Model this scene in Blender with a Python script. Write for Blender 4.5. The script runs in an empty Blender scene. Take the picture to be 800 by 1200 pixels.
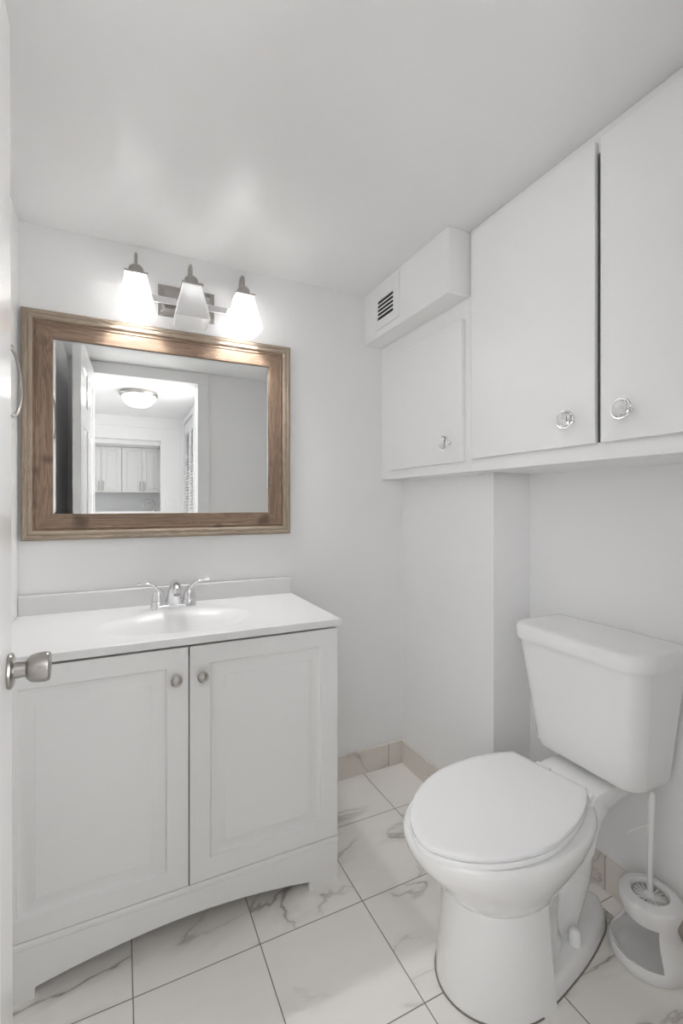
import bpy, math, random
from math import sin, cos, pi, radians as rad
from mathutils import Vector, Matrix
random.seed(4)

# ------------------------------------------------------------------ camera, world, lights, exposure
SC = bpy.context.scene
COL = SC.collection
H = 1.22                                   # lens height
cd = bpy.data.cameras.new('camera')
cd.sensor_fit = 'HORIZONTAL'; cd.sensor_width = 36.0
cd.lens = 36.0 * 539.2 / 800.0
cd.shift_y = -9.6 / 800.0
cd.clip_start = 0.02
cam = bpy.data.objects.new('camera', cd); COL.objects.link(cam)
cam.location = (0, 0, H); cam.rotation_euler = (rad(90), 0, rad(-25.675))
SC.camera = cam

w = bpy.data.worlds.new('world'); SC.world = w; w.use_nodes = True
w.node_tree.nodes['Background'].inputs[0].default_value = (0.93, 0.96, 1.0, 1)
w.node_tree.nodes['Background'].inputs[1].default_value = 0.5

def area(name, loc, rot, sx, sy, power, col=(1, 1, 1)):
    l = bpy.data.lights.new(name, 'AREA'); l.shape = 'RECTANGLE'; l.size = sx; l.size_y = sy
    l.energy = power; l.color = col
    o = bpy.data.objects.new(name, l); COL.objects.link(o); o.location = loc; o.rotation_euler = rot
    return o
def point(name, loc, power, r, col=(1, 1, 1)):
    l = bpy.data.lights.new(name, 'POINT'); l.energy = power; l.shadow_soft_size = r; l.color = col
    o = bpy.data.objects.new(name, l); COL.objects.link(o); o.location = loc
    return o
# added fill light in the hall, outside the mirror's view, aimed through the doorway
fill_left = area('hall_fill_left', (-.80, -.78, 1.55), (rad(90), 0, rad(-42)), .9, 1.2, 1.7, (0.97, 0.98, 1.0))
fill_left.data.spread = rad(100)
# second added fill, unseen against the hall's right wall, for vanity and floor
area('hall_fill_right', (.652, -.36, 1.35), (rad(90), 0, rad(90)), .5, 1.5, 8.4, (1.0, 0.995, 0.985))
BULB_STRENGTH = 220.0
HALL_W = 1.4
KITCHEN_W = 6.0

SC.cycles.diffuse_bounces = 14; SC.cycles.max_bounces = 20; SC.cycles.glossy_bounces = 8; SC.cycles.transmission_bounces = 10
vs = SC.view_settings
vs.view_transform = 'Standard'; vs.look = 'None'; vs.exposure = 1.38; vs.gamma = 1.0
vs.use_curve_mapping = False

# ------------------------------------------------------------------ materials
def new_mat(name):
    m = bpy.data.materials.new(name); m.use_nodes = True
    nt = m.node_tree
    return m, nt, nt.nodes['Principled BSDF']
def N(nt, t, **kw):
    n = nt.nodes.new(t)
    for k, v in kw.items():
        if hasattr(n, k): setattr(n, k, v)
    return n
def math_n(nt, op, a, b=None, c=None, clamp=False):
    n = nt.nodes.new('ShaderNodeMath'); n.operation = op; n.use_clamp = clamp
    for i, v in enumerate((a, b, c)):
        if v is None: continue
        if isinstance(v, (int, float)): n.inputs[i].default_value = v
        else: nt.links.new(v, n.inputs[i])
    return n.outputs[0]
def mixc(nt, fac, a, b):
    n = nt.nodes.new('ShaderNodeMix'); n.data_type = 'RGBA'
    for sock, v in ((n.inputs[0], fac), (n.inputs[6], a), (n.inputs[7], b)):
        if isinstance(v, (int, float)): sock.default_value = v
        elif isinstance(v, tuple): sock.default_value = v if len(v) == 4 else (*v, 1)
        else: nt.links.new(v, sock)
    return n.outputs[2]
def bump(nt, b, height, strength, dist=0.002):
    n = nt.nodes.new('ShaderNodeBump'); n.inputs['Strength'].default_value = strength
    n.inputs['Distance'].default_value = dist
    nt.links.new(height, n.inputs['Height']); nt.links.new(n.outputs[0], b.inputs['Normal'])
def noise(nt, vec, scale, detail=3, rough=0.5, dist=0.0):
    n = nt.nodes.new('ShaderNodeTexNoise'); n.inputs['Scale'].default_value = scale
    n.inputs['Detail'].default_value = detail; n.inputs['Roughness'].default_value = rough
    n.inputs['Distortion'].default_value = dist
    if vec is not None: nt.links.new(vec, n.inputs['Vector'])
    return n.outputs['Fac']
def paint(name, col, rough, bscale=60, bstr=0.15, var=0.03, spec=0.5):
    m, nt, b = new_mat(name)
    tc = N(nt, 'ShaderNodeTexCoord').outputs['Object']
    n1 = noise(nt, tc, 3.0, 4)
    lo = tuple(c * (1 - var) for c in col); hi = tuple(min(1, c * (1 + var)) for c in col)
    nt.links.new(mixc(nt, n1, lo, hi), b.inputs['Base Color'])
    b.inputs['Roughness'].default_value = rough
    b.inputs['Specular IOR Level'].default_value = spec
    if bstr:
        bump(nt, b, noise(nt, tc, bscale, 3, 0.6), bstr, 0.0015)
    return m
def metal(name, col, rough, brushed=0.0):
    m, nt, b = new_mat(name)
    b.inputs['Metallic'].default_value = 1.0; b.inputs['Base Color'].default_value = (*col, 1)
    b.inputs['Roughness'].default_value = rough
    if brushed:
        tc = N(nt, 'ShaderNodeTexCoord').outputs['Object']
        mp = N(nt, 'ShaderNodeMapping'); mp.inputs['Scale'].default_value = (40, 400, 400)
        nt.links.new(tc, mp.inputs[0])
        f = noise(nt, mp.outputs[0], 3.0, 2)
        r = N(nt, 'ShaderNodeMapRange'); r.inputs[3].default_value = rough - brushed; r.inputs[4].default_value = rough + brushed
        nt.links.new(f, r.inputs[0]); nt.links.new(r.outputs[0], b.inputs['Roughness'])
    return m
def gloss(name, col, rough, coat=0.0):
    m, nt, b = new_mat(name)
    tc = N(nt, 'ShaderNodeTexCoord').outputs['Object']
    n1 = noise(nt, tc, 5.0, 2)
    nt.links.new(mixc(nt, n1, tuple(c * .985 for c in col), col), b.inputs['Base Color'])
    b.inputs['Roughness'].default_value = rough
    b.inputs['Coat Weight'].default_value = coat; b.inputs['Coat Roughness'].default_value = 0.04
    return m

M = {}
M['wall'] = paint('wall_paint', (0.83, 0.83, 0.83), 0.42, 45, 0.10)
M['ceiling'] = paint('ceiling_paint', (0.81, 0.81, 0.81), 0.30, 26, 0.16)
M['trim'] = paint('trim_paint', (0.82, 0.82, 0.82), 0.30, 40, 0.04, 0.01)
M['door'] = paint('door_gloss_paint', (0.82, 0.82, 0.82), 0.22, 30, 0.05, 0.01)
M['cab'] = paint('cabinet_gloss_paint', (0.84, 0.84, 0.838), 0.30, 90, 0.10, 0.01)
M['vanity'] = paint('vanity_satin_paint', (0.755, 0.753, 0.747), 0.38, 60, 0.0, 0.01)
M['kitchen'] = paint('kitchen_paint', (0.80, 0.795, 0.785), 0.35, 60, 0.0, 0.01)
M['top'] = gloss('cultured_marble_white', (0.71, 0.71, 0.71), 0.32, 0.0)
M['ceramic'] = gloss('vitreous_china_white', (0.85, 0.85, 0.845), 0.09, 0.6)
M['seat'] = gloss('seat_plastic_white', (0.88, 0.88, 0.885), 0.16, 0.2)
M['plastic'] = gloss('matte_plastic_white', (0.82, 0.815, 0.81), 0.35, 0.0)
M['nickel'] = metal('brushed_nickel', (0.42, 0.40, 0.38), 0.30, 0.06)
M['chrome'] = metal('polished_chrome', (0.82, 0.82, 0.83), 0.07)
M['mirror'] = metal('mirror_silver', (0.93, 0.94, 0.935), 0.0)
M['dark'] = paint('duct_shade_black', (0.015, 0.015, 0.015), 0.8, 10, 0.0)
M['sealant'] = paint('grimy_sealant', (0.22, 0.20, 0.18), 0.7, 60, 0.0, 0.2)

def glass_mat():
    m, nt, b = new_mat('clear_crystal')
    b.inputs['Base Color'].default_value = (1, 1, 1, 1)
    b.inputs['Roughness'].default_value = 0.02
    b.inputs['Transmission Weight'].default_value = 1.0
    b.inputs['IOR'].default_value = 1.5
    return m
M['crystal'] = glass_mat()

def frost(name, tcol, refl, emit=0.0):
    """frosted opal glass: translucent with a soft sheen"""
    m, nt, b = new_mat(name)
    out = nt.nodes['Material Output']
    tr = N(nt, 'ShaderNodeBsdfTranslucent'); tr.inputs[0].default_value = (*tcol, 1)
    b.inputs['Base Color'].default_value = (*refl, 1); b.inputs['Roughness'].default_value = 0.3
    mx = N(nt, 'ShaderNodeMixShader'); mx.inputs[0].default_value = 0.5
    nt.links.new(b.outputs[0], mx.inputs[1]); nt.links.new(tr.outputs[0], mx.inputs[2])
    last = mx.outputs[0]
    if emit:
        em = N(nt, 'ShaderNodeEmission'); em.inputs[1].default_value = emit
        ad = N(nt, 'ShaderNodeAddShader'); nt.links.new(last, ad.inputs[0]); nt.links.new(em.outputs[0], ad.inputs[1])
        last = ad.outputs[0]
    nt.links.new(last, out.inputs[0])
    return m
M['shade'] = frost('frosted_glass', (0.9, 0.9, 0.9), (0.85, 0.85, 0.85))
M['shade_lit'] = frost('frosted_glass_lit', (0.56, 0.56, 0.56), (0.9, 0.9, 0.9), 0.1)
M['dome_lit'] = frost('alabaster_glass_lit', (0.95, 0.95, 0.93), (0.85, 0.85, 0.83), 0.5)
def emit_mat(name, s):
    m, nt, b = new_mat(name)
    b.inputs['Emission Color'].default_value = (1, 0.995, 0.985, 1); b.inputs['Emission Strength'].default_value = s
    return m
M['bulb'] = emit_mat('bulb_lit', BULB_STRENGTH)
M['bulb_dim'] = emit_mat('bulb_dim', 1.6)

TILE = 0.3210
def marble(name, grout=True, base=(0.79, 0.77, 0.74), axis='xy', off=(0.0285, 0.2833), size=(TILE, TILE), seed=0.0):
    m, nt, b = new_mat(name)
    L = nt.links
    tc = N(nt, 'ShaderNodeTexCoord').outputs['Object']
    sp = N(nt, 'ShaderNodeSeparateXYZ'); L.new(tc, sp.inputs[0])
    ax = {'x': sp.outputs[0], 'y': sp.outputs[1], 'z': sp.outputs[2]}
    cu = math_n(nt, 'DIVIDE', math_n(nt, 'SUBTRACT', ax[axis[0]], off[0]), size[0])
    cv = math_n(nt, 'DIVIDE', math_n(nt, 'SUBTRACT', ax[axis[1]], off[1]), size[1])
    cb = N(nt, 'ShaderNodeCombineXYZ')
    L.new(math_n(nt, 'FLOOR', cu), cb.inputs[0]); L.new(math_n(nt, 'FLOOR', cv), cb.inputs[1]); cb.inputs[2].default_value = seed
    wn = N(nt, 'ShaderNodeTexWhiteNoise'); wn.noise_dimensions = '3D'; L.new(cb.outputs[0], wn.inputs[0])
    # rotate every tile's veins a little and shift them
    off_v = N(nt, 'ShaderNodeVectorMath'); off_v.operation = 'SCALE'; L.new(wn.outputs['Color'], off_v.inputs[0]); off_v.inputs[3].default_value = 9.0
    add = N(nt, 'ShaderNodeVectorMath'); add.operation = 'ADD'; L.new(tc, add.inputs[0]); L.new(off_v.outputs[0], add.inputs[1])
    mp = N(nt, 'ShaderNodeMapping'); mp.inputs['Rotation'].default_value = (0.4, 0.3, rad(35)); mp.inputs['Scale'].default_value = (1.0, 2.6, 1.6)
    L.new(add.outputs[0], mp.inputs[0])
    v = mp.outputs[0]
    n1 = noise(nt, v, 1.15, 5, 0.52, 0.8)
    n2 = noise(nt, v, 1.6, 3, 0.5, 0.4)
    n3 = noise(nt, v, 9.0, 5, 0.6, 0.3)
    vein = math_n(nt, 'ABSOLUTE', math_n(nt, 'SUBTRACT', n1, 0.5))
    r1 = N(nt, 'ShaderNodeMapRange'); r1.inputs[1].default_value = 0.0; r1.inputs[2].default_value = 0.012; r1.inputs[3].default_value = 1; r1.inputs[4].default_value = 0
    L.new(vein, r1.inputs[0])
    gate = N(nt, 'ShaderNodeMapRange'); gate.inputs[1].default_value = 0.45; gate.inputs[2].default_value = 0.60
    L.new(n2, gate.inputs[0])
    vf = math_n(nt, 'MULTIPLY', math_n(nt, 'MULTIPLY', r1.outputs[0], gate.outputs[0]), math_n(nt, 'ADD', n3, 0.15), clamp=True)
    r2 = N(nt, 'ShaderNodeMapRange'); r2.inputs[1].default_value = 0.0; r2.inputs[2].default_value = 0.06; r2.inputs[3].default_value = 1; r2.inputs[4].default_value = 0
    L.new(vein, r2.inputs[0])
    cloud = math_n(nt, 'MULTIPLY', math_n(nt, 'MULTIPLY', r2.outputs[0], gate.outputs[0]), 0.33, clamp=True)
    light = tuple(min(1, c * 1.06) for c in base)
    c0 = mixc(nt, n3, base, light)
    c1 = mixc(nt, cloud, c0, (0.40, 0.365, 0.33))
    c2 = mixc(nt, math_n(nt, 'MULTIPLY', vf, 1.0), c1, (0.20, 0.18, 0.16))
    if grout:
        def edge(c, s):
            f = math_n(nt, 'FRACT', c)
            d = math_n(nt, 'MULTIPLY', math_n(nt, 'MINIMUM', f, math_n(nt, 'SUBTRACT', 1.0, f)), s)
            return d
        d = math_n(nt, 'MINIMUM', edge(cu, size[0]), edge(cv, size[1]))
        g = N(nt, 'ShaderNodeMapRange'); g.inputs[1].default_value = 0.0011; g.inputs[2].default_value = 0.0019; g.inputs[3].default_value = 1; g.inputs[4].default_value = 0
        L.new(d, g.inputs[0])
        c2 = mixc(nt, g.outputs[0], c2, (0.24, 0.22, 0.195))
        rr = N(nt, 'ShaderNodeMapRange'); rr.inputs[3].default_value = 0.26; rr.inputs[4].default_value = 0.8
        L.new(g.outputs[0], rr.inputs[0]); L.new(rr.outputs[0], b.inputs['Roughness'])
        bump(nt, b, math_n(nt, 'SUBTRACT', 1.0, g.outputs[0]), 0.5, 0.001)
    else:
        b.inputs['Roughness'].default_value = 0.3
    L.new(c2, b.inputs['Base Color'])
    return m
M['floor'] = marble('marble_floor_tile')
M['base_back'] = marble('marble_skirting_back', True, (0.68, 0.635, 0.59), 'xz', (1.122 - 0.3 * 5, -0.3), (0.3, 0.6), 3.0)
M['base_side'] = marble('marble_skirting_side', True, (0.68, 0.635, 0.59), 'yz', (0.948 - 0.3 * 5, -0.3), (0.3, 0.6), 7.0)

def wood(name, along, c_dark, c_mid, c_light, knots):
    """stained timber, grain running along the given axis of the frame"""
    m, nt, b = new_mat(name)
    L = nt.links
    tc = N(nt, 'ShaderNodeTexCoord').outputs['Object']
    mp = N(nt, 'ShaderNodeMapping')
    mp.inputs['Scale'].default_value = (1.0, 12, 16) if along == 'x' else (16, 12, 1.0)
    L.new(tc, mp.inputs[0])
    n1 = noise(nt, mp.outputs[0], 2.2, 6, 0.6, 0.9)
    mp2 = N(nt, 'ShaderNodeMapping')
    mp2.inputs['Scale'].default_value = (4, 60, 140) if along == 'x' else (140, 60, 4)
    L.new(tc, mp2.inputs[0])
    n2 = noise(nt, mp2.outputs[0], 2.0, 3, 0.6)
    rg = math_n(nt, 'SINE', math_n(nt, 'MULTIPLY', n1, 62.0))
    f = math_n(nt, 'ADD', math_n(nt, 'MULTIPLY', math_n(nt, 'ADD', math_n(nt, 'MULTIPLY', rg, 0.5), 0.5), 0.28), math_n(nt, 'MULTIPLY', n2, 0.42))
    f = math_n(nt, 'ADD', f, math_n(nt, 'MULTIPLY', n1, 0.34), clamp=True)
    cr = N(nt, 'ShaderNodeValToRGB')
    cr.color_ramp.elements[0].position = 0.25; cr.color_ramp.elements[0].color = (*c_dark, 1)
    cr.color_ramp.elements[1].position = 0.78; cr.color_ramp.elements[1].color = (*c_light, 1)
    e = cr.color_ramp.elements.new(0.52); e.color = (*c_mid, 1)
    L.new(f, cr.inputs[0])
    col = cr.outputs[0]
    if knots:
        vo = N(nt, 'ShaderNodeTexNoise'); vo.inputs['Scale'].default_value = 9.0; vo.inputs['Detail'].default_value = 2
        L.new(tc, vo.inputs['Vector'])
        k = N(nt, 'ShaderNodeMapRange'); k.inputs[1].default_value = 0.63; k.inputs[2].default_value = 0.74
        L.new(vo.outputs['Fac'], k.inputs[0])
        col = mixc(nt, math_n(nt, 'MULTIPLY', k.outputs[0], 0.75), col, (0.07, 0.045, 0.03))
    L.new(col, b.inputs['Base Color'])
    b.inputs['Roughness'].default_value = 0.55
    b.inputs['Specular IOR Level'].default_value = 0.3
    bump(nt, b, n2, 0.12, 0.001)
    return m
IN = ((0.125, 0.080, 0.054), (0.205, 0.140, 0.098), (0.285, 0.208, 0.152))
OUT = ((0.235, 0.185, 0.138), (0.315, 0.255, 0.198), (0.39, 0.325, 0.258))
M['wood_in_x'] = wood('brown_wood_horizontal', 'x', *IN, True)
M['wood_in_z'] = wood('brown_wood_vertical', 'z', *IN, True)
M['wood_out_x'] = wood('taupe_wood_horizontal', 'x', *OUT, False)
M['wood_out_z'] = wood('taupe_wood_vertical', 'z', *OUT, False)

# ------------------------------------------------------------------ mesh helpers
class MB:
    def __init__(s): s.v = []; s.f = []; s.m = []
    def add(s, vs_, fs, mi=0):
        o = len(s.v); s.v += [tuple(p) for p in vs_]
        for f in fs: s.f.append(tuple(i + o for i in f)); s.m.append(mi)
        return s
    def box(s, x0, x1, y0, y1, z0, z1, mi=0):
        vs_ = [(x0, y0, z0), (x1, y0, z0), (x1, y1, z0), (x0, y1, z0), (x0, y0, z1), (x1, y0, z1), (x1, y1, z1), (x0, y1, z1)]
        return s.add(vs_, [(0, 3, 2, 1), (4, 5, 6, 7), (0, 1, 5, 4), (1, 2, 6, 5), (2, 3, 7, 6), (3, 0, 4, 7)], mi)
    def rings(s, rings, cap0=True, cap1=True, closed=True, mi=0):
        """skin equal-length vertex rings"""
        n = len(rings[0]); vs_ = [p for r in rings for p in r]; fs = []
        for k in range(len(rings) - 1):
            for i in range(n if closed else n - 1):
                j = (i + 1) % n
                fs.append((k * n + i, k * n + j, (k + 1) * n + j, (k + 1) * n + i))
        if cap0: fs.append(tuple(reversed(range(n))))
        if cap1: fs.append(tuple((len(rings) - 1) * n + i for i in range(n)))
        return s.add(vs_, fs, mi)
    def lathe(s, o, axis, prof, n=32, mi=0, cap0=True, cap1=True):
        """prof: list of (distance along axis, radius)"""
        a = Vector(axis).normalized(); t = Vector((0, 0, 1)) if abs(a.z) < .9 else Vector((1, 0, 0))
        u = a.cross(t).normalized(); v = a.cross(u); o = Vector(o)
        return s.rings([[o + a * d + (u * cos(2 * pi * i / n) + v * sin(2 * pi * i / n)) * r for i in range(n)] for d, r in prof], cap0, cap1, True, mi)
    def tube(s, pts, r, n=12, mi=0, sq=None):
        pts = [Vector(p) for p in pts]; R = r if isinstance(r, (list, tuple)) else [r] * len(pts)
        rings = []; u = None
        for i, p in enumerate(pts):
            t = (pts[min(i + 1, len(pts) - 1)] - pts[max(i - 1, 0)]).normalized()
            if u is None:
                u = t.cross(Vector((0, 0, 1)) if abs(t.z) < .9 else Vector((1, 0, 0))).normalized()
            else:
                u = (u - t * u.dot(t)).normalized()
            v = t.cross(u)
            ru = R[i] if not isinstance(R[i], tuple) else R[i][0]; rv = R[i] if not isinstance(R[i], tuple) else R[i][1]
            rings.append([p + u * cos(2 * pi * k / n) * ru + v * sin(2 * pi * k / n) * rv for k in range(n)])
        return s.rings(rings, True, True, True, mi)
    def prism(s, poly, axis, a0, a1, mi=0):
        """poly: 2-D outline; axis: extruded axis"""
        def P(p, a):
            return {'x': (a, p[0], p[1]), 'y': (p[0], a, p[1]), 'z': (p[0], p[1], a)}[axis]
        return s.rings([[P(p, a0) for p in poly], [P(p, a1) for p in poly]], True, True, True, mi)
    def build(s, name, mats, parent=None, smooth=None, bevel=0.0, seg=2, subsurf=0, origin=None):
        o0 = Vector(origin) if origin is not None else Vector((0, 0, 0))
        base = Vector(parent['_o']) if parent is not None else o0
        me = bpy.data.meshes.new(name)
        me.from_pydata([tuple(Vector(p) - base) for p in s.v], [], s.f)
        for mt in (mats if isinstance(mats, (list, tuple)) else [mats]): me.materials.append(mt)
        for p, mi in zip(me.polygons, s.m): p.material_index = mi
        import bmesh
        bm = bmesh.new(); bm.from_mesh(me); bmesh.ops.recalc_face_normals(bm, faces=bm.faces); bm.to_mesh(me); bm.free()
        if smooth is not None:
            for p in me.polygons: p.use_smooth = True
            me.set_sharp_from_angle(angle=rad(smooth))
        o = bpy.data.objects.new(name, me); COL.objects.link(o)
        o['_o'] = tuple(base)
        if parent is not None: o.parent = parent
        else: o.location = base
        if bevel:
            md = o.modifiers.new('bevel', 'BEVEL'); md.width = bevel; md.segments = seg; md.limit_method = 'ANGLE'; md.angle_limit = rad(35)
            md.harden_normals = False
            if smooth is None:
                for p in me.polygons: p.use_smooth = True
                me.set_sharp_from_angle(angle=rad(50))
        if subsurf:
            md = o.modifiers.new('sub', 'SUBSURF'); md.levels = subsurf; md.render_levels = subsurf
        return o

def tag(o, label=None, cat=None, group=None, kind=None):
    if label: o['label'] = label
    if cat: o['category'] = cat
    if group: o['group'] = group
    if kind: o['kind'] = kind
    return o
def thing(name, loc, label, cat, group=None):
    o = bpy.data.objects.new(name, None); COL.objects.link(o); o.location = loc; o['_o'] = tuple(loc)
    o.empty_display_size = 0.05
    return tag(o, label, cat, group)
def struct(mb, name, mat, label, cat, **kw):
    return tag(mb.build(name, mat, **kw), label, cat, None, 'structure')

def panel_slab(wd, ht, th, panels, prof, both=False):
    """slab in local u (0..wd), v (0..ht), front face at n=0, back at n=-th; panels: rects with a routed profile
    (inset distance, depth)"""
    us = sorted({0, wd, *[p[0] for p in panels], *[p[1] for p in panels]})
    vs_ = sorted({0, ht, *[p[2] for p in panels], *[p[3] for p in panels]})
    V = []; F = []
    def quad(a, b, c, d):
        o = len(V); V.extend((a, b, c, d)); F.append((o, o + 1, o + 2, o + 3))
    def face(n0, sgn):
        for i in range(len(us) - 1):
            for j in range(len(vs_) - 1):
                cu, cv = (us[i] + us[i + 1]) / 2, (vs_[j] + vs_[j + 1]) / 2
                if any(p[0] < cu < p[1] and p[2] < cv < p[3] for p in panels): continue
                quad((us[i], vs_[j], n0), (us[i + 1], vs_[j], n0), (us[i + 1], vs_[j + 1], n0), (us[i], vs_[j + 1], n0))
        for (u0, u1, v0, v1) in panels:
            prev = None
            for ins, dep in prof:
                r = [(u0 + ins, v0 + ins, n0 - sgn * dep), (u1 - ins, v0 + ins, n0 - sgn * dep), (u1 - ins, v1 - ins, n0 - sgn * dep), (u0 + ins, v1 - ins, n0 - sgn * dep)]
                if prev:
                    for k in range(4): quad(prev[k], prev[(k + 1) % 4], r[(k + 1) % 4], r[k])
                prev = r
            quad(*prev)
    face(0, 1)
    if both: face(-th, -1)
    else: quad((0, 0, -th), (wd, 0, -th), (wd, ht, -th), (0, ht, -th))
    for a, b in (((0, 0), (wd, 0)), ((wd, 0), (wd, ht)), ((wd, ht), (0, ht)), ((0, ht), (0, 0))):
        quad((*a, 0), (*b, 0), (*b, -th), (*a, -th))
    return V, F
def weld(o, d=1e-5):
    import bmesh
    bm = bmesh.new(); bm.from_mesh(o.data); bmesh.ops.remove_doubles(bm, verts=bm.verts, dist=d)
    bmesh.ops.recalc_face_normals(bm, faces=bm.faces); bm.to_mesh(o.data); bm.free()
def rrect(x0, x1, y0, y1, r, n=8):
    """rounded rectangle outline, r = (x0y0, x1y0, x1y1, x0y1) radii"""
    if not isinstance(r, tuple): r = (r,) * 4
    out = []
    for (cx, cy, a0, rr) in ((x0 + r[0], y0 + r[0], pi, r[0]), (x1 - r[1], y0 + r[1], 1.5 * pi, r[1]), (x1 - r[2], y1 - r[2], 0, r[2]), (x0 + r[3], y1 - r[3], .5 * pi, r[3])):
        for k in range(n + 1):
            a = a0 + k / n * pi / 2
            out.append((cx + rr * cos(a), cy + rr * sin(a)))
    return out

# ------------------------------------------------------------------ room
YB = 1.840; XC = 1.206; YC = 1.2514; XW = 1.388; XL = -0.304; ZC = 2.162; YF = 0.235; YH = 0.115
XK = 1.001; YK = 1.2466; ZK = 1.937          # soffit
HX = 0.66; HY = -2.0; HZ = 2.20               # hall
OX0, OX1, OZ = -0.175, 0.505, 2.085           # doorway

struct(MB().box(-2.6, 2.2, -3.4, YB + .1, -.1, 0), 'floor', M['floor'], 'polished cream marble tile floor with grey veins and dark grout', 'floor')
struct(MB().box(XL - .1, XW + .1, YF, YB + .1, ZC, ZC + .1), 'ceiling', M['ceiling'], 'white semi gloss painted bathroom ceiling', 'ceiling')
struct(MB().box(XL - .1, XW + .1, YB, YB + .1, 0, ZC), 'wall_back', M['wall'], 'pale grey wall behind the vanity and framed mirror', 'wall')
struct(MB().box(XL - .1, XL, YF, YB, 0, ZC), 'wall_left', M['wall'], 'pale grey wall behind the open door with the towel ring', 'wall')
struct(MB().box(XW, XW + .1, YF, YB, 0, ZC), 'wall_right', M['wall'], 'pale grey wall behind the toilet tank', 'wall')
struct(MB().box(XC, XW, YC, YB, 0, ZC), 'wall_chase', M['wall'], 'boxed out pipe chase in the corner beyond the toilet', 'wall')
struct(MB().box(XK, XC, YK, YB, ZK, ZC), 'wall_soffit', M['cab'], 'white boxed duct soffit under the ceiling with the air vent', 'wall', bevel=.002)
mb = MB()
mb.box(-2.6, OX0, YH, YF, 0, 2.4); mb.box(OX1, 2.2, YH, YF, 0, 2.4); mb.box(OX0, OX1, YH, YF, OZ, 2.4)
struct(mb, 'wall_front', M['wall'], 'wall around the bathroom doorway, seen in the mirror', 'wall')
# door casing, both sides of the wall
mb = MB()
cw = .074
def casing(y0, y1):
    out = []
    for (x0, x1, z0, z1) in ((OX0 - cw, OX0 + .004, 0, OZ - .005), (OX1 - .004, OX1 + cw, 0, OZ - .005), (OX0 - cw, OX1 + cw, OZ - .004, min(OZ + cw, ZC - .001))):
        mb.box(x0, x1, min(y0, y1), max(y0, y1), z0, z1)
casing(YF, YF + .014); casing(YH - .014, YH)
mb.box(OX0, OX0 + .003, YH, YF, 0, OZ - .004); mb.box(OX1 - .003, OX1, YH, YF, 0, OZ - .004); mb.box(OX0 + .003, OX1 - .003, YH, YF, OZ - .003, OZ)
struct(mb, 'trim_1', M['trim'], 'white painted casing around the doorway, seen in the mirror', 'door frame', bevel=.003)
# skirting tiles
struct(MB().box(.6365, XC, YB - .011, YB, 0, .107), 'baseboard_back', M['base_back'], 'beige marble tile baseboard right of the vanity', 'baseboard', bevel=.0015)
struct(MB().box(XC - .011, XC, YC, YB - .011, 0, .107), 'baseboard_chase', M['base_side'], 'beige marble tile baseboard along the pipe chase', 'baseboard', bevel=.0015)
struct(MB().box(XC - .011, XW, YC - .011, YC, 0, .107), 'baseboard_chase_side', M['base_back'], 'beige marble tile baseboard on the side of the pipe chase', 'baseboard', bevel=.0015)
struct(MB().box(XW - .011, XW, YF, YC - .011, 0, .105), 'baseboard_right', M['base_side'], 'marble tile baseboard behind the toilet', 'baseboard', bevel=.0015)

# ------------------------------------------------------------------ hall and kitchen beyond the doorway (seen in the mirror)
struct(MB().box(-2.6, HX, HY, YH, HZ, HZ + .1), 'ceiling_hall', M['ceiling'], 'hall ceiling seen in the mirror', 'ceiling')
LY0, LY1 = 3.68 - 5.52, 3.68 - 4.74           # closet opening
mb = MB()
mb.box(HX, HX + .1, LY1 + .0, YH, 0, HZ); mb.box(HX, HX + .1, HY - .02, LY0, 0, HZ); mb.box(HX, HX + .1, LY0, LY1, 2.135, HZ)
struct(mb, 'wall_hall_right', M['wall'], 'hall wall holding the louvered closet doors, seen in the mirror', 'wall')
mb = MB()
KX = .419; KZ0, KZ1 = 1.08, 1.945
mb.box(KX, HX + .1, HY - .1, HY, 0, HZ); mb.box(-2.6, KX, HY - .1, HY, KZ1, HZ); mb.box(-2.6, KX, HY - .1, HY, 0, KZ0)
mb.box(-2.6, HX, HY, HY + .012, 2.085, HZ)
struct(mb, 'wall_hall_far', M['wall'], 'far hall wall with the kitchen pass through, seen in the mirror', 'wall')
struct(MB().box(-2.6, 1.0, -2.76, HY - .1, 2.16, 2.3), 'ceiling_kitchen', M['ceiling'], 'kitchen ceiling beyond the pass through', 'ceiling')
struct(MB().box(.60, .70, -2.76, HY - .1, 0, 2.16), 'wall_kitchen_right', M['wall'], 'kitchen side wall beyond the pass through', 'wall')
mb = MB().box(-2.6, 1.0, -2.86, -2.76, 0, 2.3)
struct(mb, 'wall_kitchen', M['wall'], 'kitchen wall behind the white cabinets, seen in the mirror', 'wall')
struct(MB().box(-2.6, KX, -2.76, HY - .1, 1.90, 2.16), 'wall_kitchen_soffit', M['wall'], 'soffit above the kitchen cabinets, seen in the mirror', 'wall')
o = tag(MB().box(-2.6, KX - .002, HY - .28, HY + .03, KZ0, KZ0 + .035).build('bar_counter', M['top'], bevel=.004), 'white counter on the kitchen pass through, seen low in the mirror', 'counter')

PROF_SHAKER = [(0, 0), (.004, .006), (.02, .006)]
def uvn(o_, U, V_, N_, pts):
    o_ = Vector(o_); U = Vector(U); V_ = Vector(V_); N_ = Vector(N_)
    return [o_ + U * a + V_ * b + N_ * c for a, b, c in pts]
def slab(name, mat, parent, o_, U, V_, N_, wd, ht, th, panels, prof, both=False, bevel=.0015):
    v, f = panel_slab(wd, ht, th, panels, prof, both)
    ob = MB().add(uvn(o_, U, V_, N_, v), f).build(name, mat, parent)
    weld(ob)
    if bevel:
        md = ob.modifiers.new('bevel', 'BEVEL'); md.width = bevel; md.segments = 2; md.limit_method = 'ANGLE'; md.angle_limit = rad(60)
        for p in ob.data.polygons: p.use_smooth = True
        ob.data.set_sharp_from_angle(angle=rad(30))
    return ob

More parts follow.
